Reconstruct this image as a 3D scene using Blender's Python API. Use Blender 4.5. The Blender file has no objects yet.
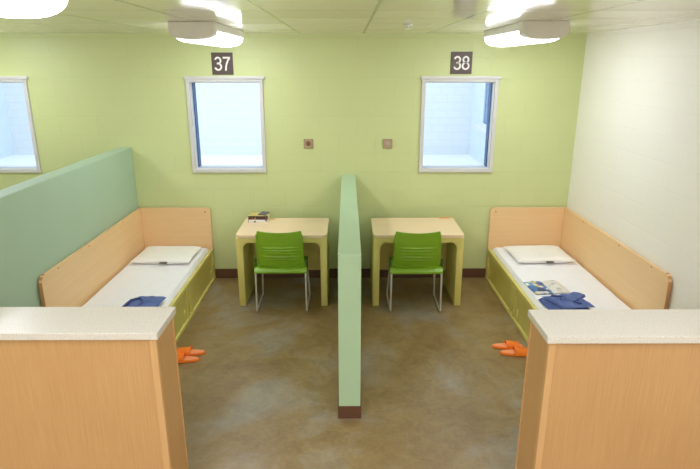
import bpy, bmesh, math, random
from mathutils import Vector, Matrix, noise
random.seed(7)
S = bpy.context.scene
COL = S.collection
PI = math.pi

# ------------------------------------------------------------------ materials
def lin(c):
    def f(v):
        v /= 255.0
        return v / 12.92 if v <= 0.04045 else ((v + 0.055) / 1.055) ** 2.4
    return (f(c[0]), f(c[1]), f(c[2]), 1.0)

class NT:
    """small helper round a node tree"""
    def __init__(self, name):
        self.m = bpy.data.materials.new(name)
        self.m.use_nodes = True
        self.t = self.m.node_tree
        self.b = self.t.nodes['Principled BSDF']
        self.out = self.t.nodes['Material Output']
    def n(self, kind, **kw):
        nd = self.t.nodes.new(kind)
        for k, v in kw.items():
            if k in nd.inputs: nd.inputs[k].default_value = v
            else: setattr(nd, k, v)
        return nd
    def l(self, a, b): self.t.links.new(a, b)
    def coords(self, scale=(1, 1, 1), swap=None):
        tc = self.n('ShaderNodeTexCoord')
        src = tc.outputs['Object']
        if swap:
            sp = self.n('ShaderNodeSeparateXYZ'); self.l(src, sp.inputs[0])
            cb = self.n('ShaderNodeCombineXYZ')
            for i, ax in enumerate(swap):
                self.l(sp.outputs['XYZ'.index(ax)], cb.inputs[i])
            src = cb.outputs[0]
        mp = self.n('ShaderNodeMapping'); mp.inputs['Scale'].default_value = scale
        self.l(src, mp.inputs['Vector'])
        return mp
    def ramp(self, fac, stops):
        r = self.n('ShaderNodeValToRGB')
        el = r.color_ramp.elements
        while len(el) < len(stops): el.new(0.5)
        for e, (p, c) in zip(el, stops):
            e.position = p; e.color = c
        self.l(fac, r.inputs['Fac'])
        return r
    def bump(self, h, strength=0.2, dist=0.01):
        b = self.n('ShaderNodeBump', Strength=strength, Distance=dist)
        self.l(h, b.inputs['Height']); self.l(b.outputs[0], self.b.inputs['Normal'])
        return b

def plain(name, rgb, rough=0.5, metal=0.0, var=0.04, scale=8.0, bump=0.0, spec=0.5, coat=0.0):
    N = NT(name)
    c = lin(rgb)
    mp = N.coords()
    ns = N.n('ShaderNodeTexNoise', Scale=scale, Detail=4.0)
    N.l(mp.outputs[0], ns.inputs['Vector'])
    lo = tuple(max(0, v * (1 - var)) for v in c[:3]) + (1,)
    hi = tuple(min(1, v * (1 + var)) for v in c[:3]) + (1,)
    r = N.ramp(ns.outputs['Fac'], [(0.3, lo), (0.7, hi)])
    N.l(r.outputs[0], N.b.inputs['Base Color'])
    N.b.inputs['Roughness'].default_value = rough
    N.b.inputs['Metallic'].default_value = metal
    N.b.inputs['Specular IOR Level'].default_value = spec
    N.b.inputs['Coat Weight'].default_value = coat
    if bump:
        N.bump(ns.outputs['Fac'], bump, 0.004)
    return N.m

def block_wall(name, rgb, swap, zoff, rough=0.45, strength=0.5, joint=0.972):
    """painted concrete masonry: 406 x 203 mm blocks, joints tooled and painted over"""
    N = NT(name)
    mp = N.coords(swap=swap)
    mp.inputs['Location'].default_value = (0.1, -zoff, 0)
    br = N.n('ShaderNodeTexBrick')
    br.offset = 0.5
    c = lin(rgb)
    br.inputs['Color1'].default_value = c
    br.inputs['Color2'].default_value = tuple(v * 0.985 for v in c[:3]) + (1,)
    br.inputs['Mortar'].default_value = tuple(v * joint for v in c[:3]) + (1,)
    br.inputs['Scale'].default_value = 1.0
    br.inputs['Mortar Size'].default_value = 0.005
    br.inputs['Mortar Smooth'].default_value = 0.6
    br.inputs['Brick Width'].default_value = 0.4064
    br.inputs['Row Height'].default_value = 0.2032
    N.l(mp.outputs[0], br.inputs['Vector'])
    N.l(br.outputs['Color'], N.b.inputs['Base Color'])
    ns = N.n('ShaderNodeTexNoise', Scale=60.0, Detail=3.0)
    N.l(mp.outputs[0], ns.inputs['Vector'])
    ad = N.n('ShaderNodeMath', operation='MULTIPLY_ADD')
    N.l(ns.outputs['Fac'], ad.inputs[0]); ad.inputs[1].default_value = 0.12
    inv = N.n('ShaderNodeMath', operation='SUBTRACT'); inv.inputs[0].default_value = 1.0
    N.l(br.outputs['Fac'], inv.inputs[1]); N.l(inv.outputs[0], ad.inputs[2])
    N.bump(ad.outputs[0], strength, 0.004)
    N.b.inputs['Roughness'].default_value = rough
    return N.m

def wood(name, light, dark, axis='Z', rough=0.4, fine=70.0, contrast=1.0):
    N = NT(name)
    s = {'X': (0.35, 1, 1), 'Y': (1, 0.35, 1), 'Z': (1, 1, 0.35)}[axis]
    s2 = {'X': (0.03, 1, 1), 'Y': (1, 0.03, 1), 'Z': (1, 1, 0.03)}[axis]
    mp = N.coords(s); mp2 = N.coords(s2)
    n1 = N.n('ShaderNodeTexNoise', Scale=5.0, Detail=5.0, Distortion=0.6)
    N.l(mp.outputs[0], n1.inputs['Vector'])
    n2 = N.n('ShaderNodeTexNoise', Scale=fine, Detail=5.0)
    N.l(mp2.outputs[0], n2.inputs['Vector'])
    mx = N.n('ShaderNodeMath', operation='MULTIPLY_ADD')
    N.l(n2.outputs['Fac'], mx.inputs[0]); mx.inputs[1].default_value = 0.65
    ml = N.n('ShaderNodeMath', operation='MULTIPLY'); N.l(n1.outputs['Fac'], ml.inputs[0]); ml.inputs[1].default_value = 0.35
    N.l(ml.outputs[0], mx.inputs[2])
    w = 0.2 / contrast
    r = N.ramp(mx.outputs[0], [(0.5 - w, lin(dark)), (0.5 + w, lin(light))])
    N.l(r.outputs[0], N.b.inputs['Base Color'])
    N.b.inputs['Roughness'].default_value = rough
    N.bump(n2.outputs['Fac'], 0.06, 0.002)
    return N.m

def speckle(name, base, dark, lightc, rough=0.3):
    N = NT(name)
    mp = N.coords()
    n1 = N.n('ShaderNodeTexNoise', Scale=130.0, Detail=2.0)
    N.l(mp.outputs[0], n1.inputs['Vector'])
    r = N.ramp(n1.outputs['Fac'], [(0.32, lin(dark)), (0.42, lin(base)), (0.6, lin(base)), (0.7, lin(lightc))])
    N.l(r.outputs[0], N.b.inputs['Base Color'])
    N.b.inputs['Roughness'].default_value = rough
    return N.m

def concrete():
    N = NT('stained_concrete')
    mp = N.coords()
    n1 = N.n('ShaderNodeTexNoise', Scale=1.1, Detail=6.0, Roughness=0.62, Distortion=0.5)
    n2 = N.n('ShaderNodeTexNoise', Scale=6.0, Detail=8.0, Roughness=0.7, Distortion=0.8)
    n3 = N.n('ShaderNodeTexNoise', Scale=30.0, Detail=5.0, Roughness=0.7)
    for n in (n1, n2, n3): N.l(mp.outputs[0], n.inputs['Vector'])
    r1 = N.ramp(n1.outputs['Fac'], [(0.38, lin((130, 104, 60))), (0.50, lin((144, 120, 76))), (0.60, lin((150, 142, 126)))])
    r2 = N.ramp(n2.outputs['Fac'], [(0.34, lin((104, 84, 50))), (0.5, lin((152, 130, 88))), (0.66, lin((184, 162, 114)))])
    mx = N.n('ShaderNodeMix', data_type='RGBA'); mx.inputs[0].default_value = 0.26
    N.l(r1.outputs[0], mx.inputs[6]); N.l(r2.outputs[0], mx.inputs[7])
    r3 = N.ramp(n3.outputs['Fac'], [(0.3, (0.86, 0.86, 0.86, 1)), (0.7, (1.08, 1.08, 1.08, 1))])
    m2 = N.n('ShaderNodeMix', data_type='RGBA', blend_type='MULTIPLY'); m2.inputs[0].default_value = 0.8
    N.l(mx.outputs[2], m2.inputs[6]); N.l(r3.outputs[0], m2.inputs[7])
    N.l(m2.outputs[2], N.b.inputs['Base Color'])
    rr = N.n('ShaderNodeMapRange'); rr.inputs['To Min'].default_value = 0.28; rr.inputs['To Max'].default_value = 0.5
    N.l(n2.outputs['Fac'], rr.inputs['Value']); N.l(rr.outputs[0], N.b.inputs['Roughness'])
    N.bump(n3.outputs['Fac'], 0.03, 0.002)
    return N.m

def ceiling_mat():
    """glossy white metal pans in a T-bar grid"""
    N = NT('glossy_ceiling_pans')
    mp = N.coords()
    mp.inputs['Location'].default_value = (0.49, 0.02, 0)
    br = N.n('ShaderNodeTexBrick'); br.offset = 0.0
    c = lin((238, 234, 218))
    br.inputs['Color1'].default_value = c
    br.inputs['Color2'].default_value = tuple(v * 0.97 for v in c[:3]) + (1,)
    br.inputs['Mortar'].default_value = lin((120, 116, 96))
    br.inputs['Scale'].default_value = 1.0
    br.inputs['Mortar Size'].default_value = 0.010
    br.inputs['Mortar Smooth'].default_value = 0.2
    br.inputs['Brick Width'].default_value = 0.66
    br.inputs['Row Height'].default_value = 0.60
    N.l(mp.outputs[0], br.inputs['Vector'])
    N.l(br.outputs['Color'], N.b.inputs['Base Color'])
    mp2 = N.coords((1.0, 6.0, 1.0))
    ns = N.n('ShaderNodeTexNoise', Scale=3.0, Detail=3.0)
    N.l(mp2.outputs[0], ns.inputs['Vector'])
    ad = N.n('ShaderNodeMath', operation='MULTIPLY_ADD')
    N.l(br.outputs['Fac'], ad.inputs[0]); ad.inputs[1].default_value = -0.5
    ml = N.n('ShaderNodeMath', operation='MULTIPLY'); N.l(ns.outputs['Fac'], ml.inputs[0]); ml.inputs[1].default_value = 0.35
    N.l(ml.outputs[0], ad.inputs[2])
    # every pan sits a hair out of level
    sp = N.n('ShaderNodeSeparateXYZ'); N.l(mp.outputs[0], sp.inputs[0])
    def M2(op, a, b=None):
        nd = N.n('ShaderNodeMath', operation=op)
        for i, q in enumerate((a, b)):
            if q is None: continue
            if isinstance(q, (int, float)): nd.inputs[i].default_value = q
            else: N.l(q, nd.inputs[i])
        return nd.outputs[0]
    ux = M2('DIVIDE', sp.outputs[0], 0.66); uy = M2('DIVIDE', sp.outputs[1], 0.60)
    cb = N.n('ShaderNodeCombineXYZ'); N.l(M2('FLOOR', ux), cb.inputs[0]); N.l(M2('FLOOR', uy), cb.inputs[1])
    wn = N.n('ShaderNodeTexWhiteNoise'); wn.noise_dimensions = '2D'; N.l(cb.outputs[0], wn.inputs['Vector'])
    sc = N.n('ShaderNodeSeparateColor'); N.l(wn.outputs['Color'], sc.inputs[0])
    ty = M2('MULTIPLY', M2('SUBTRACT', sc.outputs[0], 0.5), M2('FRACT', uy))
    tx = M2('MULTIPLY', M2('SUBTRACT', sc.outputs[1], 0.5), M2('FRACT', ux))
    tilt = M2('MULTIPLY', M2('ADD', ty, tx), 0.018)
    seam = M2('MULTIPLY', ad.outputs[0], 0.0012)
    N.bump(M2('ADD', tilt, seam), 1.0, 1.0)
    N.b.inputs['Roughness'].default_value = 0.10
    N.b.inputs['Specular IOR Level'].default_value = 0.4
    return N.m

def emitter(name, rgb, strength):
    N = NT(name)
    c = lin(rgb)
    N.b.inputs['Base Color'].default_value = (0.9, 0.9, 0.9, 1)
    mp = N.coords()
    ns = N.n('ShaderNodeTexNoise', Scale=2.0); N.l(mp.outputs[0], ns.inputs['Vector'])
    r = N.ramp(ns.outputs['Fac'], [(0.0, tuple(v * 0.98 for v in c[:3]) + (1,)), (1.0, c)])
    N.l(r.outputs[0], N.b.inputs['Emission Color'])
    N.b.inputs['Emission Strength'].default_value = strength
    return N.m

def glass_mat():
    N = NT('window_glass')
    t = N.t
    t.nodes.remove(N.b)
    tr = N.n('ShaderNodeBsdfTransparent'); tr.inputs[0].default_value = (0.93, 0.97, 1.0, 1)
    gl = N.n('ShaderNodeBsdfGlossy'); gl.inputs['Roughness'].default_value = 0.02
    fr = N.n('ShaderNodeFresnel'); fr.inputs['IOR'].default_value = 1.45
    mx = N.n('ShaderNodeMixShader')
    N.l(fr.outputs[0], mx.inputs[0]); N.l(tr.outputs[0], mx.inputs[1]); N.l(gl.outputs[0], mx.inputs[2])
    N.l(mx.outputs[0], N.out.inputs['Surface'])
    return N.m

def print_mat(name, stops, scale, swap=None, sc=(1, 1, 1)):
    """printed paper: blotches of ink"""
    N = NT(name)
    mp = N.coords(sc, swap)
    v = N.n('ShaderNodeTexVoronoi', Scale=scale); v.feature = 'F1'
    N.l(mp.outputs[0], v.inputs['Vector'])
    sp = N.n('ShaderNodeSeparateColor'); N.l(v.outputs['Color'], sp.inputs[0])
    r = N.ramp(sp.outputs[0], stops); r.color_ramp.interpolation = 'CONSTANT'
    N.l(r.outputs[0], N.b.inputs['Base Color'])
    N.b.inputs['Roughness'].default_value = 0.35
    return N.m

M = {}
M['wall_green'] = block_wall('green_block', (204, 213, 152), 'XZY', 0.0508, strength=0.35)
M['wall_green_side'] = block_wall('green_block_side', (204, 213, 152), 'YZX', 0.0508)
M['wall_white'] = block_wall('white_block', (243, 240, 230), 'YZX', 0.0508, strength=0.35)
M['ceiling'] = ceiling_mat()
M['floor'] = concrete()
M['base'] = plain('brown_vinyl_base', (100, 66, 44), 0.45)
M['sage'] = plain('sage_paint', (176, 204, 166), 0.42, var=0.015, scale=3)
M['sage_cool'] = plain('sage_paint_cool', (170, 196, 170), 0.42, var=0.015, scale=3)
M['oak'] = wood('oak_veneer', (216, 172, 118), (196, 148, 96), 'Z', 0.42, 110, 0.62)
M['oak_edge'] = wood('oak_edge', (226, 182, 128), (210, 162, 108), 'Z', 0.42, 90, 0.7)
M['quartz'] = speckle('cream_quartz', (226, 220, 209), (203, 193, 178), (238, 233, 224))
M['maple'] = wood('maple_laminate', (238, 203, 152), (231, 191, 138), 'X', 0.4, 50, 0.7)
M['maple_y'] = wood('maple_laminate_side', (238, 203, 152), (231, 191, 138), 'Y', 0.4, 50, 0.7)
M['maple_edge'] = plain('maple_edge', (196, 146, 92), 0.5)
M['desk_top'] = wood('desk_maple', (240, 216, 180), (233, 206, 166), 'X', 0.33, 50, 0.7)
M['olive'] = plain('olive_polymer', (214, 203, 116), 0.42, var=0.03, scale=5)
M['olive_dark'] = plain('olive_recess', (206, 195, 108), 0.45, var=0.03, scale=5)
M['chair_green'] = plain('green_plastic', (130, 172, 38), 0.38, var=0.03)
M['chair_dark'] = plain('dark_green_plastic', (38, 82, 20), 0.45)
M['chrome'] = plain('satin_chrome', (214, 212, 206), 0.3, 0.45)
M['glide'] = plain('black_glide', (50, 48, 46), 0.6)
M['sheet'] = plain('white_sheet', (246, 246, 250), 0.85, var=0.015, scale=14, bump=0.25)
M['pillow'] = plain('white_pillow', (246, 244, 238), 0.85, var=0.015, scale=12, bump=0.25)
M['blue'] = plain('blue_cloth', (92, 110, 166), 0.9, var=0.12, scale=22, bump=0.3)
M['blue_dark'] = plain('navy_cloth', (74, 90, 146), 0.9, var=0.12, scale=22, bump=0.3)
M['orange'] = plain('orange_rubber', (255, 132, 36), 0.45)
M['orange_sole'] = plain('orange_footbed', (255, 160, 104), 0.5)
M['alu'] = plain('grey_frame_paint', (208, 207, 204), 0.45, var=0.02)
M['sash'] = plain('white_sash', (222, 226, 228), 0.4, var=0.02)
M['blue_frame'] = plain('steel_blue_frame', (34, 84, 136), 0.5)
M['glass'] = glass_mat()
M['taupe'] = plain('taupe_housing', (230, 227, 218), 0.4, var=0.02)
M['lamp_grey'] = plain('grey_lamp_body', (214, 212, 204), 0.35, var=0.02)
M['lens'] = emitter('lamp_lens', (240, 244, 255), 7.2)
M['sign'] = plain('brown_sign', (84, 68, 62), 0.45)
M['sign_white'] = plain('sign_digits', (240, 236, 230), 0.5)
M['steel'] = plain('brushed_steel', (172, 152, 122), 0.42, 0.3)
M['steel_dark'] = plain('red_brown_button', (120, 72, 60), 0.5)
M['steel_light'] = plain('pale_button', (178, 162, 150), 0.5)
M['paper'] = plain('paper', (236, 232, 222), 0.7)
M['screw'] = plain('bronze_screw', (150, 116, 78), 0.4, 0.3)
M['snow'] = plain('snow', (238, 242, 246), 0.9, var=0.02, scale=2, bump=0.3)
M['ext_wall'] = block_wall('pale_block_outside', (222, 226, 230), 'XZY', 0.0, strength=0.5, joint=0.8)
M['ext_side'] = block_wall('pale_block_outside_side', (216, 228, 236), 'YZX', 0.0, strength=0.3)
M['ext_glass'] = plain('dim_blue_glass', (66, 122, 170), 0.15)
M['mark'] = plain('pillow_gap_shade', (88, 82, 78), 0.6)  # painted shade for the gap under the pillows' front edges

# ------------------------------------------------------------------ mesh helpers
def box(bm, x0, x1, y0, y1, z0, z1, bev=0.0, seg=2):
    vs = [bm.verts.new(p) for p in ((x0, y0, z0), (x1, y0, z0), (x1, y1, z0), (x0, y1, z0),
                                    (x0, y0, z1), (x1, y0, z1), (x1, y1, z1), (x0, y1, z1))]
    fs = [bm.faces.new([vs[i] for i in f]) for f in ((3, 2, 1, 0), (4, 5, 6, 7), (0, 1, 5, 4), (1, 2, 6, 5), (2, 3, 7, 6), (3, 0, 4, 7))]
    if bev > 0:
        es = list({e for f in fs for e in f.edges})
        bmesh.ops.bevel(bm, geom=es, offset=bev, segments=seg, profile=0.5, affect='EDGES')
    return bm

def prism(bm, pts, axis, a, b, bev=0.0):
    """polygon pts (u,v) extruded along axis from a to b. axis X: (y,z); Y: (x,z); Z: (x,y)"""
    def P(u, v, w):
        return {'X': (w, u, v), 'Y': (u, w, v), 'Z': (u, v, w)}[axis]
    A = [bm.verts.new(P(u, v, a)) for u, v in pts]
    B = [bm.verts.new(P(u, v, b)) for u, v in pts]
    n = len(pts)
    fs = [bm.faces.new(A), bm.faces.new(B[::-1])]
    for i in range(n):
        fs.append(bm.faces.new((A[i], B[i], B[(i + 1) % n], A[(i + 1) % n])))
    bmesh.ops.recalc_face_normals(bm, faces=fs)
    if bev > 0:
        es = list({e for f in fs[:2] for e in f.edges})
        bmesh.ops.bevel(bm, geom=es, offset=bev, segments=2, profile=0.5, affect='EDGES')
    return bm

def tube(bm, pts, r, seg=10, cyc=False):
    pts = [Vector(p) for p in pts]
    rings = []
    up = Vector((0, 0, 1))
    prev = None
    for i, p in enumerate(pts):
        a = pts[max(i - 1, 0)]; b = pts[min(i + 1, len(pts) - 1)]
        t = (b - a).normalized()
        if prev is None:
            u = t.orthogonal().normalized()
        else:
            u = (prev - t * prev.dot(t)).normalized()
        prev = u
        v = t.cross(u)
        rings.append([bm.verts.new(p + (u * math.cos(2 * PI * k / seg) + v * math.sin(2 * PI * k / seg)) * r) for k in range(seg)])
    for i in range(len(rings) - 1):
        for k in range(seg):
            bm.faces.new((rings[i][k], rings[i][(k + 1) % seg], rings[i + 1][(k + 1) % seg], rings[i + 1][k]))
    bm.faces.new(rings[0][::-1]); bm.faces.new(rings[-1])
    return bm

def rounded_path(pts, r, n=5):
    pts = [Vector(p) for p in pts]
    out = [pts[0]]
    for i in range(1, len(pts) - 1):
        a, b, c = pts[i - 1], pts[i], pts[i + 1]
        d1 = (a - b).normalized(); d2 = (c - b).normalized()
        p0 = b + d1 * r; p2 = b + d2 * r
        for k in range(n + 1):
            t = k / n
            out.append(p0 * (1 - t) ** 2 + b * 2 * t * (1 - t) + p2 * t * t)
    out.append(pts[-1])
    return out

def rpoly(x0, x1, y0, y1, r, n=6):
    """rounded rectangle; r = radii of (x0y0, x1y0, x1y1, x0y1)"""
    out = []
    for (cx, cy, a0, rr) in ((x0, y0, PI, r[0]), (x1, y0, 1.5 * PI, r[1]), (x1, y1, 0, r[2]), (x0, y1, 0.5 * PI, r[3])):
        if rr <= 0:
            out.append((cx, cy)); continue
        ox = cx + rr if cx == x0 else cx - rr
        oy = cy + rr if cy == y0 else cy - rr
        for k in range(n + 1):
            a = a0 + 0.5 * PI * k / n
            out.append((ox + rr * math.cos(a), oy + rr * math.sin(a)))
    return out

def cyl(bm, c, r, h, axis='Z', seg=20, bev=0.0):
    pts = [(r * math.cos(2 * PI * k / seg), r * math.sin(2 * PI * k / seg)) for k in range(seg)]
    if axis == 'Z': pts = [(c[0] + u, c[1] + v) for u, v in pts]; a = c[2]
    elif axis == 'Y': pts = [(c[0] + u, c[2] + v) for u, v in pts]; a = c[1]
    else: pts = [(c[1] + u, c[2] + v) for u, v in pts]; a = c[0]
    return prism(bm, pts, axis, a, a + h, bev)

def link(name, bm, mat, parent=None, smooth=False, loc=None, flipx=False):
    if flipx:
        for v in bm.verts: v.co.x = -v.co.x
    bmesh.ops.recalc_face_normals(bm, faces=bm.faces)
    me = bpy.data.meshes.new(name)
    bm.to_mesh(me); bm.free()
    for p in me.polygons: p.use_smooth = smooth
    if smooth:
        try: me.set_sharp_from_angle(angle=math.radians(40))
        except Exception: pass
    for m in (mat if isinstance(mat, (list, tuple)) else [mat]): me.materials.append(m)
    o = bpy.data.objects.new(name, me)
    COL.objects.link(o)
    if parent: o.parent = parent
    if loc: o.location = loc
    return o

def thing(name, label, cat, loc=(0, 0, 0), rz=0.0, group=None):
    o = bpy.data.objects.new(name, None)
    o.empty_display_size = 0.1
    COL.objects.link(o)
    o.location = loc; o.rotation_euler = (0, 0, rz)
    o['label'] = label; o['category'] = cat
    if group: o['group'] = group
    return o

def mark(o, label, cat, group=None):
    o['label'] = label; o['category'] = cat
    if group: o['group'] = group
    return o

def structure(o, label=None, cat=None):
    o['kind'] = 'structure'
    if label: o['label'] = label
    if cat: o['category'] = cat
    return o

def dup(root, loc=None, rz=None, label=None):
    r = root.copy(); COL.objects.link(r)
    if loc is not None: r.location = loc
    if rz is not None: r.rotation_euler = (0, 0, rz)
    if label: r['label'] = label
    for ch in list(root.children):
        c = ch.copy(); COL.objects.link(c); c.parent = r
        for g in ch.children:
            d = g.copy(); COL.objects.link(d); d.parent = c
    return r

def B(): return bmesh.new()

# ------------------------------------------------------------------ room
XR, XL, YB, YF, ZC = 2.52, -5.3, 6.225, -6.6, 2.735
WT = 0.2
structure(link('floor', box(B(), XL - WT, XR + WT, YF - WT, YB + WT, -0.1, 0), M['floor']),
          'olive brown stained concrete floor with grey mottling', 'floor')
structure(link('ceiling', box(B(), XL - WT, XR + WT, YF - WT, YB + WT, ZC, ZC + 0.1), M['ceiling']),
          'low glossy pale ceiling of square panels', 'ceiling')

WZ0, WZ1 = 1.280, 2.272             # rough openings of the windows
WIN = [(-4.235, -3.435), (-1.715, -0.915), (0.815, 1.615)]
xs = sorted({XL - WT, XR + WT, *[v for w in WIN for v in w]})
zs = [0.0, WZ0, WZ1, ZC]
def holed_wall(y0, y1):
    bm = B()
    vert = {}
    def V(x, y, z):
        k = (round(x, 4), round(y, 4), round(z, 4))
        if k not in vert: vert[k] = bm.verts.new((x, y, z))
        return vert[k]
    holes = {(w[0], WZ0) for w in WIN}
    cells = {(i, j): (xs[i], zs[j]) not in holes for i in range(len(xs) - 1) for j in range(len(zs) - 1)}
    for (i, j), solid in cells.items():
        if not solid: continue
        a, b, c, d = xs[i], xs[i + 1], zs[j], zs[j + 1]
        bm.faces.new((V(a, y0, c), V(b, y0, c), V(b, y0, d), V(a, y0, d)))
        bm.faces.new((V(a, y1, d), V(b, y1, d), V(b, y1, c), V(a, y1, c)))
        for (di, dj, p, q) in ((-1, 0, (a, c), (a, d)), (1, 0, (b, c), (b, d)), (0, -1, (a, c), (b, c)), (0, 1, (a, d), (b, d))):
            if not cells.get((i + di, j + dj), False):
                bm.faces.new((V(p[0], y0, p[1]), V(q[0], y0, q[1]), V(q[0], y1, q[1]), V(p[0], y1, p[1])))
    return bm
structure(link('wall_back', holed_wall(YB, YB + WT), M['wall_green']), 'lime green painted block wall with windows', 'wall')
structure(link('wall_right', box(B(), XR, XR + WT, YF, YB, 0, ZC), M['wall_white']), 'white painted block wall beside the right bed', 'wall')
structure(link('wall_left', box(B(), XL - WT, XL, YF, YB, 0, ZC), M['wall_green_side']), 'green painted block wall at the far left of the room', 'wall')
structure(link('wall_front', box(B(), XL - WT, XR + WT, YF - WT, YF, 0, ZC), M['wall_white']), 'white wall at the near end of the room', 'wall')

structure(link('baseboard_back', box(B(), -2.38, XR, YB - 0.012, YB, 0, 0.115, 0.003), M['base']), 'dark brown base strip along the green back wall', 'baseboard')

# windows
def window(n, x0, x1, label):
    r = thing('window_%d' % n, label, 'window', ((x0 + x1) / 2, YB, WZ0))
    r['kind'] = 'structure'
    w = (x1 - x0) / 2; h = WZ1 - WZ0
    bm = B()      # hollow metal frame, standing proud of the wall
    t, lap = 0.026, 0.012
    box(bm, -w - lap, -w + t, -0.022, 0.10, -lap, h + lap, 0.003)
    box(bm, w - t, w + lap, -0.022, 0.10, -lap, h + lap, 0.003)
    box(bm, -w + t, w - t, -0.022, 0.10, -lap, t, 0.003)
    box(bm, -w + t, w - t, -0.022, 0.10, h - t, h + lap, 0.003)
    link('frame', bm, M['alu'], r)
    bm = B()
    box(bm, -w - lap - 0.012, w + lap + 0.022, -0.034, -0.0, h + 0.004, h + lap + 0.022, 0.004)
    link('head_trim', bm, M['alu'], r)
    bm = B()
    s = 0.008
    for a, b, c, d in ((-w + t, -w + t + s, t, h - t), (w - t - s, w - t, t, h - t), (-w + t + s, w - t - s, t, t + s), (-w + t + s, w - t - s, h - t - s, h - t)):
        box(bm, a, b, 0.014, 0.04, c, d)
    link('sash', bm, M['sash'], r)
    bm = B(); box(bm, -w + t + s, w - t - s, 0.025, 0.031, t + s, h - t - s)
    link('pane', bm, M['glass'], r)
    bm = B()
    for a, b, c, d in ((-w + 0.004, -w + 0.034, 0, h), (w - 0.034, w - 0.004, 0, h), (-w + 0.034, w - 0.034, h - 0.034, h - 0.002)):
        box(bm, a, b, 0.102, 0.205, c, d)
    link('outer_frame', bm, M['blue_frame'], r)
    bm = B(); box(bm, -w + 0.034, w - 0.034, 0.102, 0.23, 0.0, 0.03)
    link('sill', bm, M['sash'], r)
    return r
window(1, *WIN[0], 'pale framed window at the left edge, above the sage partition')
window(2, *WIN[1], 'pale framed window under the number 37 sign')
window(3, *WIN[2], 'pale framed window under the number 38 sign')

# courtyard outside
structure(link('ground', box(B(), -16, 12, YB + WT, 22, -0.1, 0), M['snow']), 'snowy ground of the courtyard outside', 'ground')
structure(link('wall_courtyard', box(B(), -16, 12, 15.7, 16.0, 0, 4.2), M['ext_wall']), 'pale block wall across the courtyard', 'wall')
structure(link('wall_courtyard_right', box(B(), 3.42, 3.72, 9.4, 15.7, 0, 4.2), M['ext_side']), 'pale block wing seen through the window under number 38', 'wall')
structure(link('wall_courtyard_left', box(B(), -9.6, -9.3, 9.4, 15.7, 0, 4.2), M['ext_side']), 'pale block wing seen through the left window', 'wall')
def far_window(n, x, side, y0, y1, z0, z1, label):
    r = thing('window_%d' % n, label, 'window', (x, (y0 + y1) / 2, z0)); r['kind'] = 'structure'
    h = (y1 - y0) / 2; zz = z1 - z0
    bm = B()
    for a, b, c, d in ((-h, -h + .07, 0, zz), (h - .07, h, 0, zz), (-h + .07, h - .07, 0, .07), (-h + .07, h - .07, zz - .07, zz), (-.03, .03, .07, zz - .07)):
        xa, xb = sorted((side * 0.004, side * 0.05)); box(bm, xa, xb, a, b, c, d)
    link('frame', bm, M['sash'], r)
    bm = B(); xa, xb = sorted((side * 0.004, side * 0.02)); box(bm, xa, xb, -h + .07, h - .07, .07, zz - .07)
    link('pane', bm, M['ext_glass'], r)
    bm = B(); xa, xb = sorted((side * 0.004, side * 0.12)); box(bm, xa, xb, -h - .5, h + .5, -0.12, 0.0)
    link('sill', bm, M['sash'], r)
far_window(4, 3.42, -1, 12.2, 14.2, 0.95, 2.1, 'blue window across the courtyard seen under number 38')
far_window(5, -9.3, 1, 11.6, 14.6, 1.15, 2.2, 'blue window across the courtyard seen at the left edge')

# ------------------------------------------------------------------ partitions
def partition(x0, x1, y0, y1, h, mat, label, cap):
    r = thing('partition', label, 'partition', ((x0 + x1) / 2, y0, 0)); r['kind'] = 'thing'
    w = (x1 - x0) / 2; d = y1 - y0
    bm = B(); box(bm, -w, w, 0.0, d, 0.0, h, 0.005)
    link('panel', bm, mat, r)
    bm = B()
    box(bm, -w - 0.006, w + 0.006, -0.006, 0.03, 0, 0.1, 0.002)
    box(bm, -w - 0.006, -w - 0.0005, 0.03, d - 0.02, 0, 0.1)
    box(bm, w + 0.0005, w + 0.006, 0.03, d - 0.02, 0, 0.1)
    link('base_strip', bm, M['base'], r)
    return r
partition(-0.062, 0.092, 3.46, YB - 0.001, 1.240, M['sage'], 'narrow sage green half-height partition between the two desks', None)
partition(-2.535, -2.385, 3.46, YB - 0.001, 1.55, M['sage_cool'], 'tall sage green partition along the left bed', None)

# ------------------------------------------------------------------ counters
def counter(side, label):
    # local: end face at x = 0, body runs towards -x (flipped for the right one)
    L = 1.50 if side < 0 else 1.44
    r = thing('half_wall', label, 'counter', (-0.984 if side < 0 else 1.023, 2.625 if side < 0 else 2.573, 0)); r['kind'] = 'thing'
    fl = side > 0
    bm = B(); box(bm, -L, -0.020, 0.018, 0.315, 0, 1.058, 0.003)
    link('body', bm, M['oak'], r, flipx=fl)
    bm = B(); box(bm, -0.052, -0.013, 0.011, 0.040, 0, 1.058, 0.004)
    box(bm, -0.024, -0.014, 0.307, 0.321, 0, 1.058, 0.004)
    link('corner_bead', bm, M['oak_edge'], r, flipx=fl)
    bm = B(); box(bm, -L, 0.0, 0.0, 0.333, 1.059, 1.10, 0.004)
    link('countertop', bm, M['quartz'], r, flipx=fl)
    return r
counter(-1, 'oak veneered half wall with cream stone top at lower left')
counter(1, 'oak veneered half wall with cream stone top at lower right')

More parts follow.
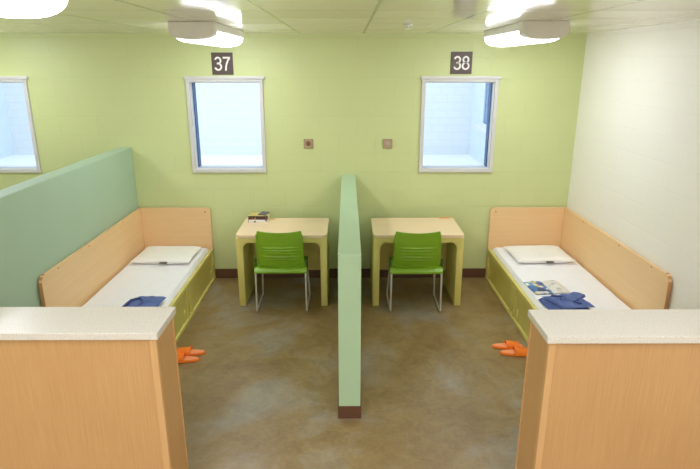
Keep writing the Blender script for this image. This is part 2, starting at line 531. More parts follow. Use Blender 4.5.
# ------------------------------------------------------------------ beds
BL = 2.19; BWS = {-1: 0.815, 1: 0.872}
def bed(side, x, label):
    """local: x = 0 at the open long side, wall side towards -x; y = 0 at the back wall, foot at -BL"""
    fl = side > 0; BW = BWS[side]
    r = thing('bed', label, 'bed', (x, YB - 0.015, 0))
    h = 0.375
    # frame: open side is a thick panel with two recesses and two arched grips
    bm = B()
    T = 0.034
    box(bm, -T, 0, -BL, 0, h - 0.045, h, 0.008)                    # top rail
    box(bm, -T, 0.004, -BL, 0, 0.0, 0.035, 0.004)                  # toe rail
    for a, b in ((-BL, -BL + 0.07), (-0.095, 0.0)):                # end posts
        box(bm, -T, 0, a, b, 0.035, h - 0.045)
    box(bm, -T, 0, -1.16, -1.02, 0.165, h - 0.045)                 # mid post above the grip
    box(bm, -T, 0, -1.16, -1.128, 0.035, 0.165); box(bm, -T, 0, -1.052, -1.02, 0.035, 0.165)
    box(bm, -T, -T + 0.012, -1.128, -1.052, 0.035, 0.165)
    box(bm, -BW + 0.03, -T, -BL, -BL + 0.045, 0, h, 0.006)         # foot panel
    box(bm, -BW + 0.03, -T, -0.045, 0, 0, h - 0.02)                # head rail
    box(bm, -BW + 0.03, -BW + 0.06, -BL + 0.045, -0.045, 0, h - 0.02)
    box(bm, -BW + 0.06, -T, -BL + 0.045, -0.045, h - 0.14, h - 0.12)   # deck
    link('bed_frame', bm, M['olive'], r, flipx=fl)
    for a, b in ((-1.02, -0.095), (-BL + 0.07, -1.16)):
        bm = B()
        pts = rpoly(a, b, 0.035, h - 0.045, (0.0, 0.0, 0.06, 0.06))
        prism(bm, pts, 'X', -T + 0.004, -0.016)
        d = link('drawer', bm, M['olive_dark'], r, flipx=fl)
        bm = B()
        mid = b - 0.055 if b > -0.5 else b - 0.075
        prism(bm, rpoly(mid - 0.032, mid + 0.032, 0.05, 0.155, (0, 0, 0.03, 0.03)), 'X', -0.0158, -0.006, 0.003)
        link('drawer_pull', bm, M['olive'], d, flipx=fl)
    # grip rim
    bm = B()
    prism(bm, rpoly(-1.128, -1.052, 0.035, 0.055, (0, 0, .004, .004)), 'X', -T + 0.012, -0.002)
    link('grip_lip', bm, M['olive'], r, flipx=fl)
    # wooden boards
    bm = B(); pts = rpoly(-BW + 0.026, 0.0, h - 0.02, 0.866, (0, 0, 0.05, 0)); prism(bm, pts, 'Y', -0.03, 0.0, 0.003)
    hb = link('headboard', bm, M['maple'], r, flipx=fl)
    bm = B(); pts = rpoly(-BL, -0.0, h - 0.15, 0.866, (0, 0, 0, 0.06)); prism(bm, pts, 'X', -BW - 0.002, -BW + 0.026, 0.003)
    sb = link('side_board', bm, M['maple_y'], r, flipx=fl)
    bm = B(); pts = [(-BL - 0.005, h - 0.15), (-BL + 0.0, h - 0.15), (-BL, 0.80), (-BL + 0.018, 0.846), (-BL + 0.06, 0.866), (-BL + 0.06, 0.871), (-BL + 0.014, 0.85), (-BL - 0.005, 0.802)]
    prism(bm, pts, 'X', -BW - 0.001, -BW + 0.025)
    link('edge_band', bm, M['maple_edge'], sb, flipx=fl)
    bm = B(); cyl(bm, (-BW + 0.026, -0.55, 0.846), 0.006, 0.003, 'X', 12)
    s0 = link('screw', bm, M['screw'], sb, flipx=fl)
    for yy in (-1.36, -1.93):
        c = s0.copy(); COL.objects.link(c); c.parent = sb; c.location = (0, yy + 0.55, 0)
    bm = B(); cyl(bm, (-0.06, -0.033, 0.82), 0.008, 0.003, 'Y', 12)
    link('screw', bm, M['screw'], hb, flipx=fl)
    return r

def mattress(side, x, label):
    fl = side > 0; BW = BWS[side]
    bm = B()
    # soft box with slight crown and wrinkles
    x0, x1, y0, y1, z0, z1 = -BW + 0.03, -0.037, -BL + 0.055, -0.052, 0.262, 0.408
    nx, ny = 26, 70
    def ht(i, j):
        u, v = i / nx, j / ny
        e = min(u, 1 - u) * (x1 - x0); f = min(v, 1 - v) * (y1 - y0)
        k = min(1, e / 0.04) ; g = min(1, f / 0.04)
        rnd = math.sqrt(max(0, 1 - (1 - k) ** 2)) * math.sqrt(max(0, 1 - (1 - g) ** 2))
        w = noise.noise(Vector((u * 3 + side, v * 9, 1.3))) * 0.004 + noise.noise(Vector((u * 2.0, v * 22, 4 + side))) * 0.0018
        return z1 - 0.045 * (1 - rnd) + w * rnd
    top = [[bm.verts.new((x0 + (x1 - x0) * i / nx, y0 + (y1 - y0) * j / ny, ht(i, j))) for j in range(ny + 1)] for i in range(nx + 1)]
    for i in range(nx):
        for j in range(ny):
            bm.faces.new((top[i][j], top[i + 1][j], top[i + 1][j + 1], top[i][j + 1]))
    rim = [top[i][0] for i in range(nx + 1)] + [top[nx][j] for j in range(1, ny + 1)] + [top[i][ny] for i in range(nx - 1, -1, -1)] + [top[0][j] for j in range(ny - 1, 0, -1)]
    low = [bm.verts.new((v.co.x, v.co.y, z0)) for v in rim]
    n = len(rim)
    for k in range(n):
        bm.faces.new((rim[k], low[k], low[(k + 1) % n], rim[(k + 1) % n]))
    bm.faces.new(low[::-1])
    o = link('mattress', bm, M['sheet'], None, True, (x, YB - 0.015, 0), fl)
    return mark(o, label, 'mattress')

def pillow(side, cx, cy, z, w, d, rz, label):
    bm = B()
    nx, ny = 28, 20
    def pos(i, j, s):
        u = 2 * i / nx - 1; v = 2 * j / ny - 1
        e = max(0, (1 - u ** 4) * (1 - v ** 4))
        t = e ** 0.45
        px = u * w / 2 * (1 - 0.05 * (1 - abs(v)) * abs(u) ** 3); py = v * d / 2 * (1 - 0.06 * (1 - abs(u)) * abs(v) ** 3)
        wr = noise.noise(Vector((u * 2.2 + side * 3, v * 2.4, s))) * 0.008 * t
        return (px, py, (0.042 + s * (0.034 * t if s > 0 else 0.042 * min(1, t * 1.3)) + (wr if s > 0 else 0)))
    T = [[bm.verts.new(pos(i, j, 1)) for j in range(ny + 1)] for i in range(nx + 1)]
    Bt = [[(T[i][j] if i in (0, nx) or j in (0, ny) else bm.verts.new(pos(i, j, -1))) for j in range(ny + 1)] for i in range(nx + 1)]
    for i in range(nx):
        for j in range(ny):
            bm.faces.new((T[i][j], T[i + 1][j], T[i + 1][j + 1], T[i][j + 1]))
            bm.faces.new((Bt[i][j + 1], Bt[i + 1][j + 1], Bt[i + 1][j], Bt[i][j]))
    r = thing('pillow', label, 'pillow', (cx, cy, z), rz)
    link('cushion', bm, M['pillow'], r, True)
    bm = B(); box(bm, -0.005, 0.075, -d / 2 - 0.012, -d / 2 + 0.02, 0.026, 0.030)  # dark strip standing in for the shadow gap under the front edge
    link('mark', bm, M['mark'], r)
    return r

XB_L, XB_R = -1.558, 1.636
bed(-1, XB_L, 'olive bed with maple boards along the tall sage partition')
bed(1, XB_R, 'olive bed with maple boards along the white wall')
mattress(-1, XB_L, 'white sheeted mattress on the bed by the sage partition')
mattress(1, XB_R, 'white sheeted mattress on the bed by the white wall')
pillow(-1, -1.955, 5.77, 0.413, 0.62, 0.50, -0.02, 'flat white pillow on the bed by the sage partition')
pillow(1, 2.085, 5.77, 0.413, 0.62, 0.50, 0.03, 'flat white pillow on the bed by the white wall')

# ------------------------------------------------------------------ clothes on the beds
def cloth_layer(w, d, z0, th, seed, amp, poly=None):
    """one folded layer of cloth: a soft slab w x d with rounded, wavy edges"""
    bm = B()
    nx, ny = 22, 16
    def pos(i, j, top):
        u = 2 * i / nx - 1; v = 2 * j / ny - 1
        wob = 1 + 0.05 * noise.noise(Vector((u * 1.5 + seed, v * 1.5, seed * 2)))
        x = u * w / 2 * wob; y = v * d / 2 * wob
        if poly: x, y = poly(u, v, x, y)
        e = min(1 - abs(u), 1 - abs(v))
        rim = math.sqrt(max(0, 1 - (1 - min(1, e / 0.15)) ** 2))
        b = amp * noise.noise(Vector((x * 14 + seed, y * 14, seed))) * rim
        return (x, y, z0 + (th * (0.35 + 0.65 * rim) + max(b, -th * 0.3) if top else th * 0.3 * (1 - rim)))
    T = [[bm.verts.new(pos(i, j, True)) for j in range(ny + 1)] for i in range(nx + 1)]
    L = [[bm.verts.new(pos(i, j, False)) for j in range(ny + 1)] for i in range(nx + 1)]
    for i in range(nx):
        for j in range(ny):
            bm.faces.new((T[i][j], T[i + 1][j], T[i + 1][j + 1], T[i][j + 1]))
            bm.faces.new((L[i][j + 1], L[i + 1][j + 1], L[i + 1][j], L[i][j]))
    for i in range(nx):
        bm.faces.new((T[i][0], L[i][0], L[i + 1][0], T[i + 1][0])); bm.faces.new((T[i + 1][ny], L[i + 1][ny], L[i][ny], T[i][ny]))
    for j in range(ny):
        bm.faces.new((T[0][j + 1], L[0][j + 1], L[0][j], T[0][j])); bm.faces.new((T[nx][j], L[nx][j], L[nx][j + 1], T[nx][j + 1]))
    return bm
ZM = 0.413
t = thing('folded_clothes', 'small folded blue clothes on the bed by the sage partition', 'clothes', (-1.785, 4.485, ZM), 0.0, 'blue clothes on the beds')
link('trousers', cloth_layer(0.29, 0.24, 0.0, 0.026, 2.0, 0.006), M['blue_dark'], t, True)
link('shirt', cloth_layer(0.25, 0.25, 0.024, 0.022, 5.0, 0.010, lambda u, v, x, y: (x + 0.035 + 0.02 * v, y)), M['blue'], t, True)
bm = B(); tube(bm, rounded_path([(-0.13, -0.10, 0.034), (-0.10, 0.02, 0.052), (-0.03, 0.07, 0.054), (0.02, -0.02, 0.052), (0.0, -0.12, 0.046)], 0.04), 0.010, 8)
link('collar', bm, M['blue_dark'], t, True)
t = thing('folded_clothes', 'crumpled blue clothes beside the magazine on the bed by the white wall', 'clothes', (1.885, 4.49, ZM), 0.12, 'blue clothes on the beds')
link('trousers', cloth_layer(0.35, 0.27, 0.0, 0.026, 8.0, 0.010), M['blue_dark'], t, True)
link('shirt', cloth_layer(0.29, 0.27, 0.024, 0.026, 11.0, 0.020, lambda u, v, x, y: (x + 0.04 - 0.03 * v, y)), M['blue'], t, True)
link('sleeve', cloth_layer(0.24, 0.09, 0.040, 0.030, 14.0, 0.012, lambda u, v, x, y: (x * 0.85 - y * 0.75 + 0.10, y + x * 0.55 + 0.03)), M['blue'], t, True)
bm = B(); tube(bm, rounded_path([(-0.06, 0.11, 0.05), (0.02, 0.04, 0.066), (0.0, -0.02, 0.068), (0.12, -0.09, 0.052)], 0.03), 0.008, 8)
link('collar', bm, M['blue_dark'], t, True)

# magazine
M['mag_blue'] = print_mat('magazine_cover', [(0.0, lin((70, 120, 178))), (0.3, lin((224, 226, 224))), (0.45, lin((58, 96, 170))), (0.62, lin((222, 196, 84))), (0.72, lin((110, 160, 200))), (0.85, lin((40, 66, 120)))], 26.0)
M['mag_white'] = print_mat('magazine_page', [(0.0, lin((226, 224, 218))), (0.60, lin((196, 200, 204))), (0.7, lin((232, 230, 224))), (0.9, lin((176, 180, 190)))], 24.0)
t = thing('magazine', 'open magazine with blue and yellow pictures on the white mattress', 'magazine', (1.885, 4.89, ZM + 0.001), 0.10)
def page(x0, x1, s):
    bm = B(); n = 8
    up = []; lo = []
    for k in range(n + 1):
        f = k / n; x = x0 + (x1 - x0) * f
        g = f if s < 0 else 1 - f
        z = 0.004 + 0.012 * math.sin(PI * min(1, g * 1.0)) ** 1
        up.append([bm.verts.new((x, y, z)) for y in (-0.145, 0.145)]); lo.append([bm.verts.new((x, y, 0.0)) for y in (-0.145, 0.145)])
    for k in range(n):
        bm.faces.new((up[k][0], up[k + 1][0], up[k + 1][1], up[k][1])); bm.faces.new((lo[k][1], lo[k + 1][1], lo[k + 1][0], lo[k][0]))
        bm.faces.new((up[k][0], lo[k][0], lo[k + 1][0], up[k + 1][0])); bm.faces.new((up[k + 1][1], lo[k + 1][1], lo[k][1], up[k][1]))
    bm.faces.new((up[0][1], lo[0][1], lo[0][0], up[0][0])); bm.faces.new((up[n][0], lo[n][0], lo[n][1], up[n][1]))
    return bm
link('page', page(-0.175, 0.0, -1), M['mag_blue'], t, True)
link('page', page(0.0, 0.165, 1), M['mag_white'], t, True)

# ------------------------------------------------------------------ desks
DW, DD = 0.930, 0.680
def desk(x, label):
    r = thing('desk', label, 'desk', (x, 5.390, 0), 0, 'desks against the green wall')
    zt = 0.744
    bm = B(); prism(bm, rpoly(-DW / 2, DW / 2, 0.012, DD, (0.05, 0.05, 0.02, 0.02)), 'Z', zt, 0.779, 0.005)
    link('desktop', bm, M['desk_top'], r)
    w = DW / 2 - 0.004; lt = 0.070; rad = 0.070; za = 0.698
    for s in (-1, 1):
        pts = [(-w, 0), (-w, zt), (-w + lt + rad, zt), (-w + lt + rad, za)]
        for k in range(1, 9):
            a = 0.5 * PI * (1 - k / 8)
            pts.append((-w + lt + rad - rad * math.cos(a), za - rad + rad * math.sin(a)))
        pts = pts[:4] + [(-w + lt + rad - rad * math.sin(0.5 * PI * k / 8), za - rad + rad * math.cos(0.5 * PI * k / 8)) for k in range(1, 9)] + [(-w + lt - 0.004, 0)]
        bm = B(); prism(bm, pts, 'Y', 0.016, DD - 0.012, 0.006)
        link('leg', bm, M['olive'], r, True, None, s > 0)
    bm = B(); box(bm, -w + lt + rad - 0.003, w - lt - rad + 0.003, 0.012, DD - 0.012, za, zt, 0.0)
    link('apron', bm, M['olive'], r)
    bm = B(); box(bm, -w + lt - 0.01, w - lt + 0.01, DD - 0.09, DD - 0.065, 0.19, za + 0.005)
    link('back_panel', bm, M['olive'], r)
    return r
XD1, XD2 = -0.668, 0.725
desk(XD1, 'maple topped olive desk under the number 37 window, books on it')
desk(XD2, 'maple topped olive desk near the number 38 window, without books')

# ------------------------------------------------------------------ chairs
def chair(x, y, label):
    """seen from behind: seat rear at y = 0, sitter faces +y"""
    r = thing('chair', label, 'chair', (x, y, 0), 0, 'green stacking chairs at the desks')
    # backrest
    bm = B()
    nx, nz = 18, 60
    def bp(i, j, s):
        u = 2 * i / nx - 1; v = j / nz
        half = 0.228 - 0.008 * v
        zz = 0.488 + 0.382 * v
        if v > 0.95: half -= 0.008 * ((v - 0.95) / 0.05) ** 2
        if v < 0.06: half -= 0.03 * ((0.06 - v) / 0.06) ** 2
        xx = u * half
        yy = 0.05 - 0.075 * v - 0.02 * math.sin(PI * v) - 0.028 * (1 - u * u) + 0.022
        groove = 0.0
        if abs(u) < 0.80:
            for zc in (0.562, 0.598, 0.633, 0.667, 0.699):
                groove += math.exp(-((zz - zc) / 0.0045) ** 2) * min(1, (0.80 - abs(u)) / 0.08)
        zz -= 0.014 * (1 - u * u) * v ** 4
        return (xx, yy + (0.0045 + s * 0.0045 if s > 0 else 0) + (-groove * 0.009 if s < 0 else 0), zz)
    F = [[bm.verts.new(bp(i, j, -1)) for j in range(nz + 1)] for i in range(nx + 1)]
    G = [[bm.verts.new(bp(i, j, 1)) for j in range(nz + 1)] for i in range(nx + 1)]
    def skin(F, G, nx, nz):
        for i in range(nx):
            for j in range(nz):
                bm.faces.new((F[i][j], F[i + 1][j], F[i + 1][j + 1], F[i][j + 1]))
                bm.faces.new((G[i][j + 1], G[i + 1][j + 1], G[i + 1][j], G[i][j]))
        for i in range(nx):
            bm.faces.new((F[i][0], G[i][0], G[i + 1][0], F[i + 1][0])); bm.faces.new((F[i + 1][nz], G[i + 1][nz], G[i][nz], F[i][nz]))
        for j in range(nz):
            bm.faces.new((F[0][j + 1], G[0][j + 1], G[0][j], F[0][j])); bm.faces.new((F[nx][j], G[nx][j], G[nx][j + 1], F[nx][j + 1]))
    skin(F, G, nx, nz)
    link('backrest', bm, M['chair_green'], r, True)
    # side rails of the back
    for s in (-1, 1):
        bm = B()
        tube(bm, [Vector((s * 0.228, 0.068, 0.45)), Vector((s * 0.228, 0.064, 0.50)), Vector((s * 0.226, 0.035, 0.62)), Vector((s * 0.222, 0.006, 0.74)), Vector((s * 0.219, -0.006, 0.84))], 0.010, 8)
        link('back_rail', bm, M['chair_green'], r, True)
    # seat
    bm = B()
    ns, nd = 18, 20
    def sp(i, j, s):
        u = 2 * i / ns - 1; v = j / nd
        half = 0.262 - 0.012 * v
        if v > 0.9: half -= 0.03 * ((v - 0.9) / 0.1) ** 2
        z = 0.480 - 0.016 * (1 - u * u) * math.sin(PI * min(1, v * 1.1)) - (0.05 * ((v - 0.82) / 0.18) ** 2 if v > 0.82 else 0)
        z -= (0.035 * ((0.10 - v) / 0.10) ** 2 if v < 0.10 else 0)
        return (u * half, 0.0 + 0.46 * v, z + (0 if s > 0 else -0.018))
    F = [[bm.verts.new(sp(i, j, 1)) for j in range(nd + 1)] for i in range(ns + 1)]
    G = [[bm.verts.new(sp(i, j, -1)) for j in range(nd + 1)] for i in range(ns + 1)]
    skin(F, G, ns, nd)
    link('seat', bm, M['chair_green'], r, True)
    # sled legs
    for s in (-1, 1):
        bm = B(); X = s * 0.254
        tube(bm, rounded_path([(X - s * 0.004, 0.05, 0.455), (X - s * 0.004, 0.012, 0.445), (X, 0.004, 0.012), (X + s * 0.004, 0.46, 0.012), (X - s * 0.02, 0.36, 0.450)], 0.028), 0.0105, 10)
        lg = link('leg', bm, M['chrome'], r, True)
        for yy in (0.06, 0.40):
            bm = B(); box(bm, X - 0.009, X + 0.009, yy - 0.015, yy + 0.015, 0.0, 0.006, 0.001)
            link('glide', bm, M['glide'], lg)
        bm = B()
        pts = [(0.045, 0.44), (0.15, 0.44), (0.15, 0.475), (0.10, 0.50), (0.085, 0.56), (0.060, 0.56)]
        prism(bm, pts, 'X', s * 0.250, s * 0.266, 0.003)
        link('back_bracket', bm, M['chair_dark'], r)
    bm = B(); tube(bm, [(-0.245, 0.10, 0.448), (0.245, 0.10, 0.448)], 0.009, 8); tube(bm, [(-0.245, 0.345, 0.442), (0.245, 0.345, 0.442)], 0.009, 8)
    link('crossbar', bm, M['chrome'], r, True)
    return r
chair(-0.668, 5.245, 'green plastic chair with chrome sled legs at the desk holding books')
chair(0.692, 5.225, 'green plastic chair with chrome sled legs at the desk without books')

# ------------------------------------------------------------------ things on the desks
M['spine_dark'] = print_mat('book_spine_dark', [(0.0, lin((70, 44, 34))), (0.45, lin((150, 96, 40))), (0.65, lin((52, 36, 34))), (0.88, lin((190, 150, 90)))], 40.0, None, (1, 1, 0.5))
M['spine_white'] = print_mat('book_spine_white', [(0.0, lin((232, 230, 226))), (0.55, lin((90, 90, 104))), (0.70, lin((226, 224, 222))), (0.9, lin((120, 120, 130)))], 40.0, None, (1, 1, 0.4))
M['cover_yellow'] = print_mat('book_cover_yellow', [(0.0, lin((214, 196, 120))), (0.4, lin((196, 176, 96))), (0.7, lin((228, 216, 166))), (0.9, lin((170, 140, 70)))], 20.0)
M['cover_dark'] = plain('book_cover_dark', (92, 84, 104), 0.4)
def book(x, y, z, w, d, h, rz, cover, spine, label):
    r = thing('book', label, 'book', (x, y, z), rz, 'books stacked on the desk')
    bm = B(); box(bm, -w / 2, w / 2, -d / 2 + 0.003, d / 2, 0, 0.0025); box(bm, -w / 2, w / 2, -d / 2 + 0.003, d / 2, h - 0.0025, h)
    link('cover', bm, cover, r)
    bm = B(); box(bm, -w / 2, w / 2, -d / 2 - 0.001, -d / 2 + 0.003, 0, h, 0.001)
    link('spine', bm, spine, r)
    bm = B(); box(bm, -w / 2 + 0.004, w / 2 - 0.004, -d / 2 + 0.003, d / 2 - 0.004, 0.0025, h - 0.0025)
    link('pages', bm, M['paper'], r)
    return r
zd = 0.7795
book(-0.970, 5.96, zd, 0.215, 0.16, 0.028, 0.02, M['paper'], M['spine_white'], 'book with white and grey spine, lowest of the stack on the desk')
book(-0.970, 5.962, zd + 0.0285, 0.215, 0.155, 0.040, -0.01, M['cover_yellow'], M['spine_dark'], 'thick book with dark brown and orange spine, middle of the stack')
book(-0.920, 5.985, zd + 0.069, 0.085, 0.13, 0.010, -0.25, M['cover_dark'], M['cover_dark'], 'thin dark purple booklet on top of the book stack')
def pencil(x, y, ln, rz, mat, label):
    r = thing('pencil', label, 'pencil', (x, y, zd), rz)
    bm = B(); pts = [(0.0055 * math.cos(PI / 3 * k), 0.006 + 0.0055 * math.sin(PI / 3 * k)) for k in range(6)]
    prism(bm, pts, 'X', -ln / 2, ln / 2); link('barrel', bm, mat, r)
    bm = B()
    tip = bm.verts.new((ln / 2 + 0.02, 0, 0.006)); ring = [bm.verts.new((ln / 2 + 0.0005, u, v)) for u, v in pts]
    for k in range(6): bm.faces.new((ring[k], ring[(k + 1) % 6], tip))
    bm.faces.new(ring[::-1]); link('tip', bm, M['maple'], r)
    return r
M['pencil_y'] = plain('yellow_pencil', (226, 178, 70), 0.4)
M['pencil_o'] = plain('orange_pencil', (240, 160, 50), 0.4)
pencil(-0.835, 6.0, 0.05, 0.15, M['pencil_y'], 'short yellow pencil beside the book stack')
pencil(1.085, 6.04, 0.12, 0.06, M['pencil_o'], 'orange pencil alone at the back of the desk without books')

# ------------------------------------------------------------------ slippers
def slipper(x, y, rz, label):
    """local: toe towards +x, 0.28 long"""
    r = thing('slipper', label, 'slipper', (x, y, 0), rz, 'orange slippers on the floor')
    bm = B()
    out = []
    n = 36
    for k in range(n):
        a = 2 * PI * k / n
        cx, cy = math.cos(a), math.sin(a)
        px = 0.14 * (abs(cx) ** 0.85) * (1 if cx > 0 else -1)
        wd = 0.045 + 0.009 * max(-1, min(1, px / 0.1))
        out.append((px, wd * (abs(cy) ** 0.8) * (1 if cy > 0 else -1)))
    prism(bm, out, 'Z', 0.0, 0.022, 0.005)
    link('sole', bm, M['orange'], r, True)
    bm = B(); prism(bm, [(u * 0.93, v * 0.88) for u, v in out], 'Z', 0.0215, 0.0265, 0.002)
    link('footbed', bm, M['orange_sole'], r, True)
    bm = B()
    na, nl = 14, 8
    up = []; dn = []
    for i in range(na + 1):
        a = PI * i / na
        row = []; row2 = []
        for j in range(nl + 1):
            f = j / nl
            X = -0.02 + 0.115 * f
            hw = 0.052 + 0.003 * f; hh = 0.062 - 0.016 * f
            row.append(bm.verts.new((X, hw * math.cos(a), 0.008 + hh * math.sin(a) ** 0.8)))
            row2.append(bm.verts.new((X, (hw - 0.005) * math.cos(a), 0.008 + (hh - 0.005) * math.sin(a) ** 0.8)))
        up.append(row); dn.append(row2)
    for i in range(na):
        for j in range(nl):
            bm.faces.new((up[i][j], up[i + 1][j], up[i + 1][j + 1], up[i][j + 1])); bm.faces.new((dn[i][j + 1], dn[i + 1][j + 1], dn[i + 1][j], dn[i][j]))
        bm.faces.new((up[i][0], dn[i][0], dn[i + 1][0], up[i + 1][0])); bm.faces.new((up[i + 1][nl], dn[i + 1][nl], dn[i][nl], up[i][nl]))
    for j in range(nl):
        bm.faces.new((up[0][j], up[0][j + 1], dn[0][j + 1], dn[0][j])); bm.faces.new((up[na][j + 1], up[na][j], dn[na][j], dn[na][j + 1]))
    link('strap', bm, M['orange'], r, True)
    return r
slipper(-1.385, 4.395, PI + 0.05, 'orange slipper by the bed of number 37, farther of the pair from the half wall')
slipper(-1.410, 4.280, PI + 0.02, 'orange slipper by the bed of number 37, nearer of the pair to the half wall')
slipper(1.435, 4.495, -0.05, 'orange slipper by the white wall bed, farther of the pair from the half wall')
slipper(1.475, 4.380, -0.02, 'orange slipper by the white wall bed, nearer of the pair to the half wall')

# ------------------------------------------------------------------ signs, wall boxes
def sign(x, z, txt, label):
    r = thing('number_sign', label, 'sign', (x, YB, z), 0, 'number signs above the windows')
    bm = B(); box(bm, -0.113, 0.113, -0.012, -0.0005, -0.113, 0.113, 0.002)
    link('plate', bm, M['sign'], r)
    bm = B()
    def ribbon(path, cx, wd=0.0185):
        P = [Vector((p[0] + cx, p[1])) for p in path]
        L_, R_ = [], []
        for i, p in enumerate(P):
            t = (P[min(i + 1, len(P) - 1)] - P[max(i - 1, 0)]).normalized()
            nrm = Vector((-t.y, t.x)) * wd / 2
            L_.append(p + nrm); R_.append(p - nrm)
        for y in (-0.0145, -0.0122):
            a_ = [bm.verts.new((q.x, y, q.y)) for q in L_]; b_ = [bm.verts.new((q.x, y, q.y)) for q in R_]
            for i in range(len(P) - 1): bm.faces.new((a_[i], b_[i], b_[i + 1], a_[i + 1]))
    def arc(cx, cz, rx, rz, a0, a1, n=16):
        return [(cx + rx * math.cos(math.radians(a0 + (a1 - a0) * k / n)), cz + rz * math.sin(math.radians(a0 + (a1 - a0) * k / n))) for k in range(n + 1)]
    def digit(ch, cx):
        if ch == '3':
            ribbon(arc(0, 0.032, 0.029, 0.030, 165, -90, 18) , cx)
            ribbon([(-0.012, 0.002), (0.002, 0.002)], cx)
            ribbon(arc(0, -0.0305, 0.0325, 0.0325, 90, -165, 18), cx)
        elif ch == '7':
            ribbon([(-0.036, 0.0605), (0.041, 0.0605)], cx)
            ribbon([(0.033, 0.056), (0.016, 0.032), (0.002, 0.002), (-0.007, -0.032), (-0.011, -0.071)], cx)
        elif ch == '8':
            ribbon(arc(0, 0.0325, 0.0275, 0.0295, 0, 360, 26), cx)
            ribbon(arc(0, -0.0305, 0.0325, 0.0325, 0, 360, 26), cx)
    digit(txt[0], -0.045); digit(txt[1], 0.045)
    link('digits', bm, M['sign_white'], r)
sign(-1.322, 2.433, '37', 'square brown sign with white number 37')
sign(1.216, 2.441, '38', 'square brown sign with white number 38')

def wall_box(x, z, mat, label):
    r = thing('wall_plate', label, 'wall plate', (x, YB, z), 0, 'square metal plates on the green wall')
    bm = B(); box(bm, -0.052, 0.052, -0.016, -0.0005, -0.052, 0.052, 0.004)
    link('cover_plate', bm, M['steel'], r)
    bm = B(); cyl(bm, (0, -0.022, 0.002), 0.026, 0.0065, 'Y', 20, 0.001)
    link('button', bm, mat, r, True)
    for a in (-1, 1):
        bm = B(); cyl(bm, (a * 0.041, -0.0175, 0.041), 0.005, 0.002, 'Y', 10)
        link('screw', bm, M['screw'], r)
        bm = B(); cyl(bm, (a * 0.041, -0.0175, -0.041), 0.005, 0.002, 'Y', 10)
        link('screw', bm, M['screw'], r)
wall_box(-0.428, 1.588, M['steel_dark'], 'square metal wall plate with reddish button, nearer the number 37 window')
wall_box(0.448, 1.588, M['steel_light'], 'square metal wall plate with pale button, nearer the number 38 window')

# ------------------------------------------------------------------ ceiling lamps
def lamp(label, loc):
    """local: origin at ceiling height, near end y = 0"""
    r = thing('ceiling_light', label, 'ceiling light', loc, 0, 'white lensed lights on the ceiling')
    L, W = 1.30, 0.165
    bm = B(); box(bm, -W, W, 0.12, L, -0.068, -0.0005, 0.006)
    link('housing', bm, M['lamp_grey'], r)
    # lens: rounded section, swept along y, closing with a round end
    bm = B()
    def ring(y, sc, zs_):
        pts = []
        n = 14
        for k in range(n + 1):
            a = PI * k / n
            cx, cz = math.cos(a), math.sin(a)
            x = (W + 0.003) * sc * (abs(cx) ** 0.75) * (1 if cx > 0 else -1)
            z = -0.066 - 0.082 * zs_ * (cz ** 0.85)
            pts.append(bm.verts.new((x, y, z)))
        return pts
    rings = [ring(0.12, 1, 1), ring(L - 0.07, 1, 1)]
    for k in range(1, 8):
        a = 0.5 * PI * k / 8
        rings.append(ring(L - 0.07 + 0.07 * math.sin(a), 0.35 + 0.65 * math.cos(a) ** 0.7, 0.25 + 0.75 * math.cos(a) ** 0.7))
    for i in range(len(rings) - 1):
        for k in range(14):
            bm.faces.new((rings[i][k], rings[i][k + 1], rings[i + 1][k + 1], rings[i + 1][k]))
        bm.faces.new((rings[i][14], rings[i][0], rings[i + 1][0], rings[i + 1][14]))
    bm.faces.new(rings[0][::-1]); bm.faces.new(rings[-1])
    link('lens', bm, M['lens'], r, True)
    # taupe end housing
    bm = B()
    pts = [(-W - 0.006, -0.001)]
    n = 14
    for k in range(n + 1):
        a = PI - PI * k / n
        cx, cz = math.cos(a), math.sin(a)
        pts.append(((W + 0.006) * (abs(cx) ** 0.7) * (1 if cx > 0 else -1), -0.072 - 0.056 * (max(0, cz) ** 0.9)))
    pts.append((W + 0.006, -0.001))
    prism(bm, pts, 'Y', 0.0, 0.121, 0.004)
    link('end_cap', bm, M['taupe'], r)
    return r
l0 = lamp('ceiling light with taupe end nearest the number 37 sign', (-1.168, 4.46, ZC))
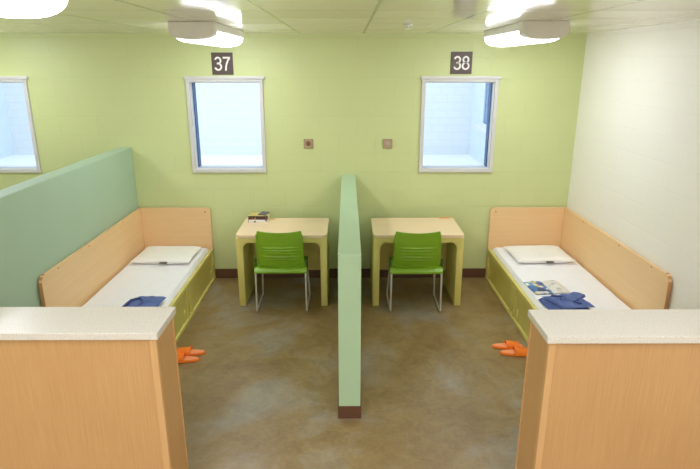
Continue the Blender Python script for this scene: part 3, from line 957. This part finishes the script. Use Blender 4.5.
dup(l0, (1.478, 4.40, ZC), None, 'ceiling light with taupe end nearest the white right wall')
dup(l0, (-1.168, 0.93, ZC), None, 'large bright ceiling light cut by the upper left corner')
dup(l0, (1.478, 0.85, ZC), None, 'ceiling light on the ceiling above the lower right half wall')
for y in (4.46, 0.93, -2.0, -3.6, -5.2): dup(l0, (-3.62, y, ZC), None, 'ceiling light beyond the tall sage partition, those behind the camera added as fill')  # the rows behind the camera are added to brighten the lower room
for y in (-2.0, -3.6, -5.2):  # unseen extra rows, added as fill light for the lower room
    for x in (-2.4, -1.168, 0.155, 1.478): dup(l0, (x, y, ZC), None, 'added unseen fill light in the rows at the near end of the room')

# sprinkler
t = thing('sprinkler', 'small round sprinkler fitting on the ceiling between the two lights', 'sprinkler', (0.49, 4.79, ZC))
bm = B(); cyl(bm, (0, 0, -0.008), 0.04, 0.008, 'Z', 24, 0.002); link('escutcheon', bm, M['sash'], t, True)
bm = B(); cyl(bm, (0, 0, -0.032), 0.008, 0.0235, 'Z', 12); cyl(bm, (0, 0, -0.036), 0.02, 0.004, 'Z', 16); link('head', bm, M['chrome'], t, True)

# ------------------------------------------------------------------ light from outside
w = bpy.data.worlds.new('sky'); S.world = w
w.use_nodes = True
bg = w.node_tree.nodes['Background']
bg.inputs['Color'].default_value = (0.87, 0.92, 1.0, 1)
bg.inputs['Strength'].default_value = 0.98

# ------------------------------------------------------------------ camera
cam = bpy.data.cameras.new('camera'); co = bpy.data.objects.new('camera', cam); COL.objects.link(co)
cam.sensor_width = 36.0; cam.lens = 560 / 700 * 36.0
cam.clip_start = 0.05; cam.clip_end = 100
co.location = (0, 0, 2.43)
co.rotation_euler = (math.radians(90 - 16.934), 0, math.radians(-0.294))
S.camera = co
S.view_settings.view_transform = 'Standard'; S.view_settings.look = 'None'
S.view_settings.gamma = 1.0; S.view_settings.exposure = 1.1
S.view_settings.use_curve_mapping = False
S.cycles.max_bounces = 10; S.cycles.diffuse_bounces = 6; S.cycles.use_denoising = True
S.cycles.sample_clamp_indirect = 6.0
